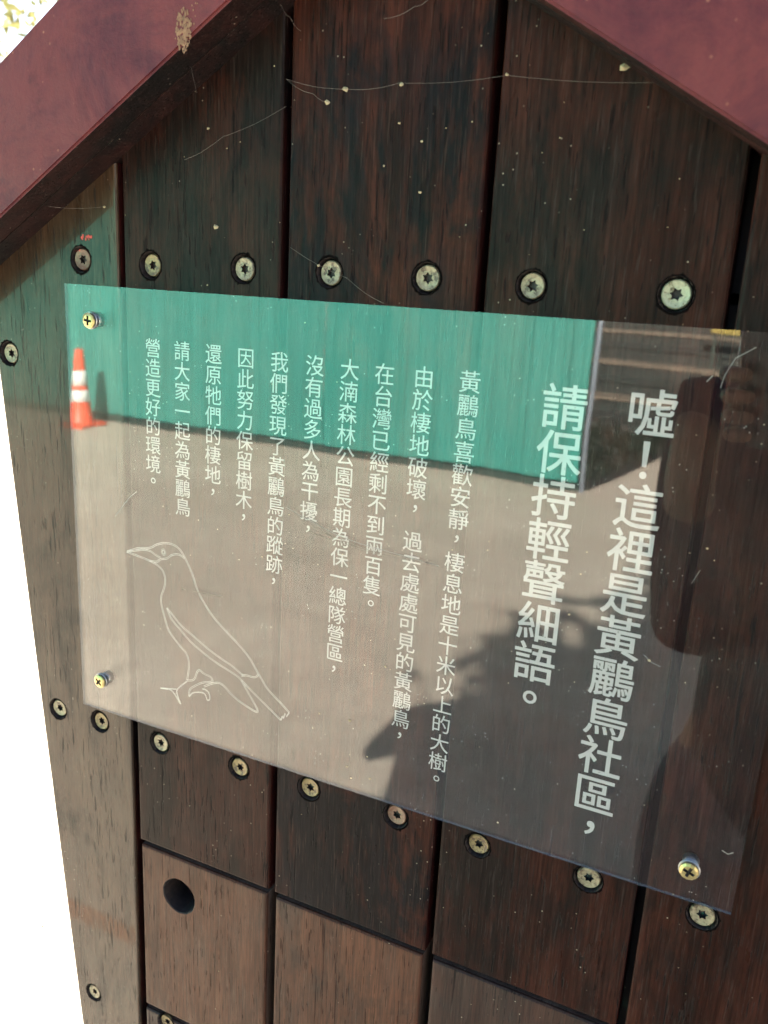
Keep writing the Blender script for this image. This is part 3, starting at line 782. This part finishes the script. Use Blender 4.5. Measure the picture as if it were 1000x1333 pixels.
# ------------------------------------------------------------------ small dirt, chips and spider silk
bm = bmesh.new()
def chip(px, py, s, y=-0.0004):
    c = onboard(px, py, y); n = random.randint(5, 7)
    ring = [bm.verts.new(c + Vector((s*random.uniform(.6, 1.2)*math.cos(2*PI*k/n), random.uniform(-.0001, .0001), s*random.uniform(.4, .9)*math.sin(2*PI*k/n)))) for k in range(n)]
    tip = bm.verts.new(c + Vector((0, -s*.5, 0)))
    for k in range(n): bm.faces.new((ring[k], ring[(k+1) % n], tip))
for px, py, s in ((812, 88, .0026), (450, 116, .0018), (426, 133, .0016), (281, 295, .0018), (271, 167, .0012), (660, 97, .0010), (523, 110, .0013), (415, 346, .0011),
                  (136, 269, .0010), (500, 216, .0008), (455, 938, .0010), (56, 1206, .0018), (270, 371, .0007), (520, 160, .0008), (549, 184, .0009), (547, 250, .0010), (900, 122, .0006)):
    chip(px, py, s, -0.0086 if 400 < py < 1000 and px > 110 else -0.0003)
for px, py, s in ((478, 985, .0008), (452, 998, .0011), (482, 1014, .0009), (457, 1013, .0007), (416, 929, .0008), (502, 868, .0011), (648, 1071, .0010), (446, 722, .0007), (921, 714, .0008), (898, 720, .0006), (741, 800, .0010), (845, 860, .0012)):
    chip(px, py, s*.8, -0.0084)
for i in range(85):
    px = random.uniform(160, 990); py = random.uniform(0, 1330)
    on_panel = 395 < py < 900 + 0.3*(px-110) and px < 960
    if py < 400 and (py + 0.9*px < 380): continue
    if px > 690 and py < (px-690)*0.6 + 20: continue
    chip(px, py, random.uniform(.00018, .0005), -0.0083 if on_panel else -0.0002)
ob('dust_flecks', bm, M['chip'], kind='stuff', label='pale flecks of grit stuck to the planks and sheet', cat='dust')
# torn dirt rims round the screw holes
def silk(pts, r=0.000045):
    P3 = [onboard(px, py, y) for px, py, y in pts]
    bm = bmesh.new(); out = []
    for a, b in zip(P3, P3[1:]):
        for k in range(6):
            t = k/6; q = a.lerp(b, t); q.z -= 0.0012*math.sin(PI*t); out.append(q)
    out.append(P3[-1]); tube(bm, out, r, 4); return bm
threads = [
 ('spider silk thread running from right plank down past the top screws', [(378, 322, -.001), (452, 362, -.006), (500, 395, -.009)]),
 ('spider silk thread across the tops of the middle planks', [(373, 103, -.004), (450, 116, -.002), (520, 108, -.006), (660, 98, -.003), (868, 107, -.001)]),
 ('spider silk thread stretched across the plank under the left roof edge', [(2, 271, -.020), (60, 268, -.012), (136, 269, -.002)]),
 ('spider silk thread slanting between left planks and hanging grit', [(240, 208, -.003), (290, 178, -.005), (373, 138, -.002)]),
 ('spider silk thread crossing the upper middle plank to the gap', [(374, 104, -.002), (408, 122, -.004), (430, 133, -.002)]),
 ('short spider silk threads beneath the roof near the ridge', [(246, 70, -.020), (254, 110, -.012), (257, 120, -.006)]),
 ('spider silk thread rising to the ridge at the photo top', [(500, 24, -.006), (540, 8, -.012), (562, -6, -.018)]),
 ('spider silk thread from ridge down to second plank', [(365, 5, -.022), (378, 22, -.012), (392, 40, -.004)]),
]
for lb, p in threads:
    ob('spider_thread', silk(p), M['silk'], org=tuple(onboard(p[0][0], p[0][1], p[0][2])), label=lb, cat='spider silk', group='spider silk on the stand')
# tan scuff on the left fascia and red smears
def patch(px, py, w, h, y, mat, name, parent, ragged=0.35, n=40, rotz=0):
    c = onboard(px, py, y); bm = bmesh.new()
    for i in range(n):
        rr = math.sqrt(random.random()); a = random.uniform(0, 2*PI)
        q = c + Vector((w*rr*math.cos(a)*random.uniform(.7, 1.1), 0, h*rr*math.sin(a)))
        k = random.randint(4, 6); s = random.uniform(.04, .15)*w
        bm.faces.new([bm.verts.new(q + Vector((s*math.cos(2*PI*j/k + a), -1e-6*i, s*1.7*math.sin(2*PI*j/k + a)))) for j in range(k)][::-1])
    return ob(name, bm, mat, parent, tuple(c))
patch(239, 40, .0048, .0095, -FD-0.0002, M['stain_tan'], 'scuff', fl, n=170)
patch(252, 12, .0024, .008, -FD-0.0002, M['stain_tan'], 'scuff', fl, n=14)
plank1 = [c for c in kiosk.children if c.name == 'plank'][0]
patch(113, 309, .0055, .0012, -0.0002, M['red_smear'], 'paint_smear', plank1, n=14)
patch(103, 327, .0028, .0008, -0.0002, M['red_smear'], 'paint_smear', plank1, n=6)

# ------------------------------------------------------------------ green hoarding across the yard (seen reflected in the sheet)
hx1 = -1.33; HY = -6.08
hoard = empty('green_hoarding', (-6.0, HY, 0), 'long green corrugated steel hoarding standing across the pale yard', 'hoarding')
PW = 0.75
def panel_mesh():
    bm = bmesh.new(); xs = []; n = 5; rib = PW/n
    for i in range(n):
        b = i*rib
        xs += [(b, 0), (b+rib*.55, 0), (b+rib*.65, -.018), (b+rib*.9, -.018)]
    xs.append((PW-.004, 0))
    lo = [bm.verts.new((x, y, 0.07)) for x, y in xs]; hi = [bm.verts.new((x, y, 2.45)) for x, y in xs]
    for i in range(len(xs)-1): bm.faces.new((lo[i+1], lo[i], hi[i], hi[i+1]))
    r_ = bmesh.ops.extrude_face_region(bm, geom=bm.faces[:])
    bmesh.ops.translate(bm, verts=[g for g in r_['geom'] if isinstance(g, bmesh.types.BMVert)], vec=(0, -.003, 0))
    bmesh.ops.recalc_face_normals(bm, faces=bm.faces)
    me = bpy.data.meshes.new('hoarding_panel'); bm.to_mesh(me); bm.free(); me.materials.append(M['hoarding']); return me
pme = panel_mesh()
for i in range(24):
    obm('hoarding_panel', pme, None, hoard, (hx1 - PW*(i+1), HY + random.uniform(-.006, .006), 0))
for z_ in (0.03, 2.46):
    bm = bmesh.new(); box(bm, hx1-PW*24, hx1, HY-.03, HY+.012, z_-.025, z_+.025); ob('rail', bm, M['rail'], hoard, (-6, HY, z_))  # dark lower rail stands in for the shadow line under the panels
bm = bmesh.new(); lathe(bm, [(.019, 0), (.019, 2.5), (.0, 2.52)], 14, 'z', (hx1+.03, HY, 0)); ob('end_post', bm, M['post'], hoard, (hx1+.03, HY, 0), smooth=True)
bm = bmesh.new(); tube(bm, [(0, 0, 0), (0, 0, 2.4)], .024, 8); hpm = bpy.data.meshes.new('back_post'); bm.to_mesh(hpm); bm.free(); hpm.materials.append(M['post'])
for i in range(1, 13): obm('back_post', hpm, None, hoard, (hx1-PW*2*i, HY-.06, 0))

# ------------------------------------------------------------------ traffic cone
CX, CY = -5.98, -5.72
cone = empty('traffic_cone', (CX, CY, 0), 'orange traffic cone with two white bands standing before the green hoarding', 'traffic cone')
bm = bmesh.new(); box(bm, CX-.17, CX+.17, CY-.17, CY+.17, 0.0, 0.035); bmesh.ops.bevel(bm, geom=bm.edges[:], offset=.01, segments=2, affect='EDGES')
ob('base', bm, M['orange'], cone, (CX, CY, 0))
def crad(z): return 0.125 - (z-.035)*(0.125-.038)/(.70-.035)
bm = bmesh.new(); lathe(bm, [(.135, .035), (crad(.05), .05), (crad(.25), .25), (crad(.40), .40), (crad(.68), .68), (.036, .715), (.024, .72), (.02, .70)], 28, 'z', (CX, CY, 0))
ob('cone_body', bm, M['orange'], cone, (CX, CY, 0), smooth=True)
for za, zb in ((.24, .355), (.40, .53)):
    bm = bmesh.new(); lathe(bm, [(crad(za)+.0005, za), (crad(za)+.003, za+.001), (crad(zb)+.003, zb-.001), (crad(zb)+.0005, zb)], 28, 'z', (CX, CY, 0))
    ob('reflective_band', bm, M['white_band'], cone, (CX, CY, za), smooth=True)

# ------------------------------------------------------------------ steps behind the shade patch
steps = empty('stone_steps', (-1.6, -9.0, 0), 'dark brick steps with pale nosings beyond the end of the hoarding', 'steps')
for i in range(7):
    y = -9.02 - 0.42*i
    bm = bmesh.new(); box(bm, -5.0, 2.2, y-0.44, y, 0.0, 0.165*(i+1)-.032); ob('riser', bm, M['step_dark'], steps, (-1.6, y, 0))
    bm = bmesh.new(); box(bm, -5.0, 2.2, y-0.42, y+0.025, 0.165*(i+1)-.031, 0.165*(i+1)); ob('tread', bm, M['step_pale'] if i % 2 else M['step_dark'], steps, (-1.6, y, 0))
bld = empty('dark_brick_wall', (0, -12.5, 0), 'tall dark brick wall closing the yard behind the steps', 'wall')
bm = bmesh.new(); box(bm, -6, 9, -12.7, -12.2, 0, 5.0); ob('wall_face', bm, M['step_dark'], bld, (0, -12.5, 0))
bm = bmesh.new(); box(bm, -6.05, 9.05, -12.75, -12.15, 5.001, 5.08); ob('coping', bm, M['step_pale'], bld, (0, -12.5, 5))
yb = empty('yellow_notice_board', (-0.70, -10.6, 0.66), 'small plain yellow board on two posts standing on the dark steps', 'notice board')
bm = bmesh.new(); box(bm, -.90, -.48, -10.63, -10.60, 1.06, 1.24); bmesh.ops.bevel(bm, geom=bm.edges[:], offset=.004, segments=1, affect='EDGES'); ob('board', bm, M['yellow'], yb, (-.7, -10.6, 1.1))
for px_ in (-.86, -.52):
    bm = bmesh.new(); box(bm, px_-.015, px_+.015, -10.66, -10.631, .66, 1.2); ob('post', bm, M['rail'], yb, (px_, -10.64, .66))

# ------------------------------------------------------------------ trees
def tree(x, y, h, r, nleaf, lab, mat, seed, base=0.35, ls=0.16):
    rnd = random.Random(seed)
    t = empty('broadleaf_tree', (x, y, 0), lab, 'tree', 'trees round the yard')
    bm = bmesh.new()
    tube(bm, [(x, y, 0), (x+.05, y, h*.25), (x-.06, y+.05, h*.5), (x, y, h*.8)], [.18, .14, .10, .03], 10)
    for i in range(14):
        a = rnd.uniform(0, 2*PI); z = h*rnd.uniform(base, .7); l_ = r*rnd.uniform(.5, .95)
        tube(bm, [(x, y, z), (x+l_*.5*math.cos(a), y+l_*.5*math.sin(a), z+l_*.35), (x+l_*math.cos(a), y+l_*math.sin(a), z+l_*.5)], [.05, .03, .008], 6)
    ob('trunk', bm, M['bark'], t, (x, y, 0))
    bm = bmesh.new(); cl = []
    for i in range(46):
        a = rnd.uniform(0, 2*PI); u = rnd.uniform(-1, 1); q = math.sqrt(1-u*u)*rnd.uniform(.45, 1)
        cl.append((Vector((x+r*q*math.cos(a), y+r*q*math.sin(a), h*(base+1)/2 + u*h*(1-base)/2)), rnd.uniform(.3, .7)*r*.5))
    for i in range(nleaf):
        c, cr = rnd.choice(cl)
        p = c + Vector((rnd.gauss(0, .5), rnd.gauss(0, .5), rnd.gauss(0, .4)))*cr
        d1 = Vector((rnd.uniform(-1, 1), rnd.uniform(-1, 1), rnd.uniform(-1, 1))).normalized()*ls*rnd.uniform(.6, 1.2); d2 = d1.cross(Vector((rnd.uniform(-1, 1), rnd.uniform(-1, 1), rnd.uniform(-1, 1)))).normalized()*ls*.35
        bm.faces.new([bm.verts.new(p+d1), bm.verts.new(p+d2), bm.verts.new(p-d1), bm.verts.new(p-d2)])
    ob('crown', bm, mat, t, (x, y, h*.6))
tree(-12.3, 11.6, 6.2, 2.6, 1500, 'pale leafy tree behind the stand at the top left corner', M['leaf'], 5, ls=.15)
tree(2.05, 4.7, 5.6, 1.8, 8000, 'unseen leafy tree behind the stand, added to shade the yard', M['leaf'], 21, base=.52, ls=.15)  # added out of view so its crown shadow darkens the reflected ground
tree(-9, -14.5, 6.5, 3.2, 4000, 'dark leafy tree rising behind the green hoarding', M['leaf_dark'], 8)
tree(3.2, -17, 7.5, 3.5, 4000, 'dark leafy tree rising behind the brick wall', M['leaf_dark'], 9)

# ------------------------------------------------------------------ the person taking the photograph
PXc, PYc = 0.085, -0.80
person = empty('person', (PXc, PYc, 0), 'person in a dark navy vest over a maroon top holding up a phone', 'person')
def skinned(chains, name, mat, parent, sub=2, root=0):
    verts = []; edges = []; rad = []; idx = {}
    for ch in chains:
        prev = None
        for key, p, r_ in ch:
            if key in idx: i = idx[key]
            else:
                i = len(verts); idx[key] = i; verts.append(p); rad.append(r_)
            if prev is not None: edges.append((prev, i))
            prev = i
    me = bpy.data.meshes.new(name); org = wloc(parent)
    me.from_pydata([tuple(Vector(v_)-org) for v_ in verts], edges, [])
    o = bpy.data.objects.new(name, me); COL.objects.link(o)
    md = o.modifiers.new('s', 'SKIN'); md.use_smooth_shade = True
    for i, r_ in enumerate(rad):
        sv = me.skin_vertices[0].data[i]; sv.radius = r_ if isinstance(r_, tuple) else (r_, r_); sv.use_root = (i == root)
    ms = o.modifiers.new('u', 'SUBSURF'); ms.levels = sub; ms.render_levels = sub
    bpy.context.view_layer.update()
    dg = bpy.context.evaluated_depsgraph_get(); new = bpy.data.meshes.new_from_object(o.evaluated_get(dg))
    bpy.data.objects.remove(o); new.name = name
    for f in new.polygons: f.use_smooth = True
    new.materials.clear(); new.materials.append(mat)
    q = bpy.data.objects.new(name, new); COL.objects.link(q); q.parent = parent
    return q
x, y = PXc, PYc
sL = (x-.17, y, 1.37); sR = (x+.17, y, 1.37)
eL = (-0.06, -0.74, 1.09); eR = (0.37, -0.70, 1.10)
wL = (-0.075, -0.512, 1.345); wR = (0.105, -0.49, 1.39)
body = [
 [('pel', (x, y-.02, .92), .105), ('wai', (x, y-.02, 1.06), .095), ('che', (x, y-.01, 1.26), .105), ('neb', (x, y, 1.41), (.075, .065)), ('nec', (x, y+.01, 1.47), .05), ('hd1', (x-.01, y+.03, 1.53), .065), ('hd2', (x-.01, y+.03, 1.60), (.078, .09)), ('hd3', (x-.01, y+.02, 1.66), (.07, .08))],
 [('pel', 0, 0), ('hipL', (x-.09, y-.02, .86), .09), ('kneL', (x-.10, y+.02, .49), .058), ('ankL', (x-.11, y-.03, .09), .036), ('toeL', (x-.12, y+.12, .045), .032)],
 [('pel', 0, 0), ('hipR', (x+.09, y-.02, .86), .09), ('kneR', (x+.10, y+.02, .49), .058), ('ankR', (x+.11, y-.03, .09), .036), ('toeR', (x+.12, y+.12, .045), .032)],
 [('che', 0, 0), ('shL', sL, .058), ('elL', eL, .040), ('wrL', wL, .026), ('haL', (-0.070, -0.464, 1.42), (.012, .024))],
 [('che', 0, 0), ('shR', sR, .058), ('elR', eR, .040), ('wrR', wR, .026), ('haR', (0.052, -0.452, 1.455), (.012, .026))],
]
bd = skinned(body, 'body', M['skin'], person)
# head features
hx_, hy_, hz_ = x-.01, y+.03, 1.60
for s_ in (-1, 1):
    bm = bmesh.new(); bmesh.ops.create_uvsphere(bm, u_segments=12, v_segments=8, radius=.012); bmesh.ops.translate(bm, verts=bm.verts, vec=(hx_+s_*.03, hy_+.078, hz_+.005)); ob('eye', bm, M['eye'], person, (hx_+s_*.03, hy_+.078, hz_), smooth=True)
    bm = bmesh.new(); bmesh.ops.create_uvsphere(bm, u_segments=10, v_segments=8, radius=.0065); bmesh.ops.translate(bm, verts=bm.verts, vec=(hx_+s_*.03, hy_+.0865, hz_+.005)); ob('iris', bm, M['iris'], person, (hx_+s_*.03, hy_+.0865, hz_), smooth=True)
    bm = bmesh.new(); bmesh.ops.create_uvsphere(bm, u_segments=12, v_segments=8, radius=.03); bmesh.ops.scale(bm, verts=bm.verts, vec=(.35, .6, 1)); bmesh.ops.translate(bm, verts=bm.verts, vec=(hx_+s_*.078, hy_, hz_)); ob('ear', bm, M['skin'], person, (hx_+s_*.078, hy_, hz_), smooth=True)
bm = bmesh.new(); tube(bm, [(hx_, hy_+.078, hz_+.012), (hx_, hy_+.098, hz_-.018), (hx_, hy_+.086, hz_-.028)], [.006, .013, .008], 8); ob('nose', bm, M['skin'], person, (hx_, hy_+.09, hz_), smooth=True)
bm = bmesh.new(); tube(bm, [(hx_-.024, hy_+.073, hz_-.05), (hx_, hy_+.084, hz_-.049), (hx_+.024, hy_+.073, hz_-.05)], [.002, .006, .002], 8); ob('mouth', bm, M['lip'], person, (hx_, hy_+.08, hz_-.05), smooth=True)
bm = bmesh.new(); bmesh.ops.create_uvsphere(bm, u_segments=28, v_segments=18, radius=.1)
for v_ in bm.verts:
    v_.co = Vector((v_.co.x*.92, v_.co.y*1.08, v_.co.z*1.1)); v_.co.z *= 1.0
    n_ = math.sin(v_.co.x*160)*math.cos(v_.co.y*130)*.002; v_.co *= (1+n_/.1)
bmesh.ops.delete(bm, geom=[v_ for v_ in bm.verts if (v_.co.y > .03 and v_.co.z < .045) or v_.co.z < -.085], context='VERTS')
bmesh.ops.translate(bm, verts=bm.verts, vec=(hx_, hy_-.012, hz_+.03)); ob('hair', bm, M['hair'], person, (hx_, hy_, hz_), smooth=True)
# clothing
skinned([[('z', (x, y-.02, .84), .120), ('a', (x, y-.02, .92), .132), ('b', (x, y-.02, 1.06), .122), ('c', (x, y-.01, 1.25), .135), ('d', (x, y, 1.38), .10), ('n', (x, y, 1.44), .062)],
         [('d', 0, 0), ('e', (sL[0]+.01, sL[1], sL[2]+.004), .078), ('m1', tuple(Vector(sL).lerp(Vector(eL), .5)), .066), ('eL2', eL, .060), ('wL2', tuple(Vector(eL).lerp(Vector(wL), .94)), .040)],
         [('d', 0, 0), ('f', (sR[0]-.01, sR[1], sR[2]+.004), .078), ('m2', tuple(Vector(sR).lerp(Vector(eR), .5)), .066), ('fR2', eR, .060), ('wR2', tuple(Vector(eR).lerp(Vector(wR), .94)), .040)]], 'maroon_top', M['jacket'], person)
skinned([[('z', (x, y-.02, .80), .135), ('a', (x, y-.02, .92), .150), ('b', (x, y-.02, 1.06), .142), ('c', (x, y-.01, 1.25), .150), ('d', (x, y, 1.36), .115), ('n', (x, y, 1.41), .085)]], 'vest', M['vest'], person)
skinned([[('w', (x, y-.02, .98), .120), ('p', (x, y-.02, .90), .135), ('hl', (x-.095, y-.02, .80), .108), ('kl', (x-.10, y+.02, .49), .078), ('al', (x-.11, y-.03, .12), .056)],
         [('p', 0, 0), ('hr', (x+.095, y-.02, .80), .108), ('kr', (x+.10, y+.02, .49), .078), ('ar', (x+.11, y-.03, .12), .056)]], 'trousers', M['trousers'], person, root=1)
for s_ in (-1, 1):
    skinned([[('h', (x+s_*.11, y-.05, .045), .044), ('m', (x+s_*.115, y+.05, .042), .044), ('t', (x+s_*.12, y+.15, .036), .036)]], 'shoe', M['shoe'], person)
# phone, held just behind the lens, and the fingers round it
fwd = -back
pc = Vector((0, -0.4, Z0)) - fwd*0.007
phone = empty('phone', pc, 'dark phone held upright in front of the wooden stand', 'phone')
def ph(u, v_, w_): return pc + right*u + up*v_ - fwd*w_
def pbox(u0, u1, v0, v1, w0, w1, bev):
    bm = bmesh.new()
    vs = [bm.verts.new(ph(u, v_, w_)) for w_ in (w0, w1) for (u, v_) in ((u0, v0), (u1, v0), (u1, v1), (u0, v1))]
    for f in ((3,2,1,0),(4,5,6,7),(0,1,5,4),(1,2,6,5),(2,3,7,6),(3,0,4,7)): bm.faces.new([vs[i] for i in f])
    bmesh.ops.recalc_face_normals(bm, faces=bm.faces)
    bmesh.ops.bevel(bm, geom=bm.edges[:], offset=bev, segments=3, affect='EDGES'); return bm
ob('case', pbox(-.060, .014, -.140, .018, 0.0, .008, .003), M['phone'], phone, tuple(pc), smooth=False)
ob('screen', pbox(-.057, .011, -.137, .015, .0081, .0086, .0002), M['phone'], phone, tuple(pc))
def finger(pts, r0, nm='finger'):
    k = len(pts)
    skinned([[(str(i), tuple(p), r0*(1-.25*i/(k-1))) for i, p in enumerate(pts)]], nm, M['skin'], person)
for i, (vv, ln) in enumerate(((-.068, 1.0), (-.088, 1.08), (-.108, 1.0), (-.126, .85))):
    finger([ph(-.082, vv-.012, .030), ph(-.076, vv-.004, .006), ph(-.066, vv, -.007), ph(-.066+.022*ln, vv+.002, -.0085)], .0085)
finger([ph(-.085, -.125, .030), ph(-.072, -.100, .020), ph(-.056, -.078, .0175), ph(-.040, -.065, .0165)], .0100, 'thumb')
for i, (vv, ln) in enumerate(((-.060, 1.0), (-.081, 1.08), (-.101, 1.0), (-.119, .85))):
    finger([ph(.036, vv-.012, .030), ph(.030, vv-.004, .006), ph(.022, vv, -.007), ph(.022-.018*ln, vv+.002, -.0085)], .0085)
finger([ph(.038, -.110, .030), ph(.026, -.090, .020), ph(.010, -.072, .0175), ph(-.004, -.062, .0165)], .0100, 'thumb')
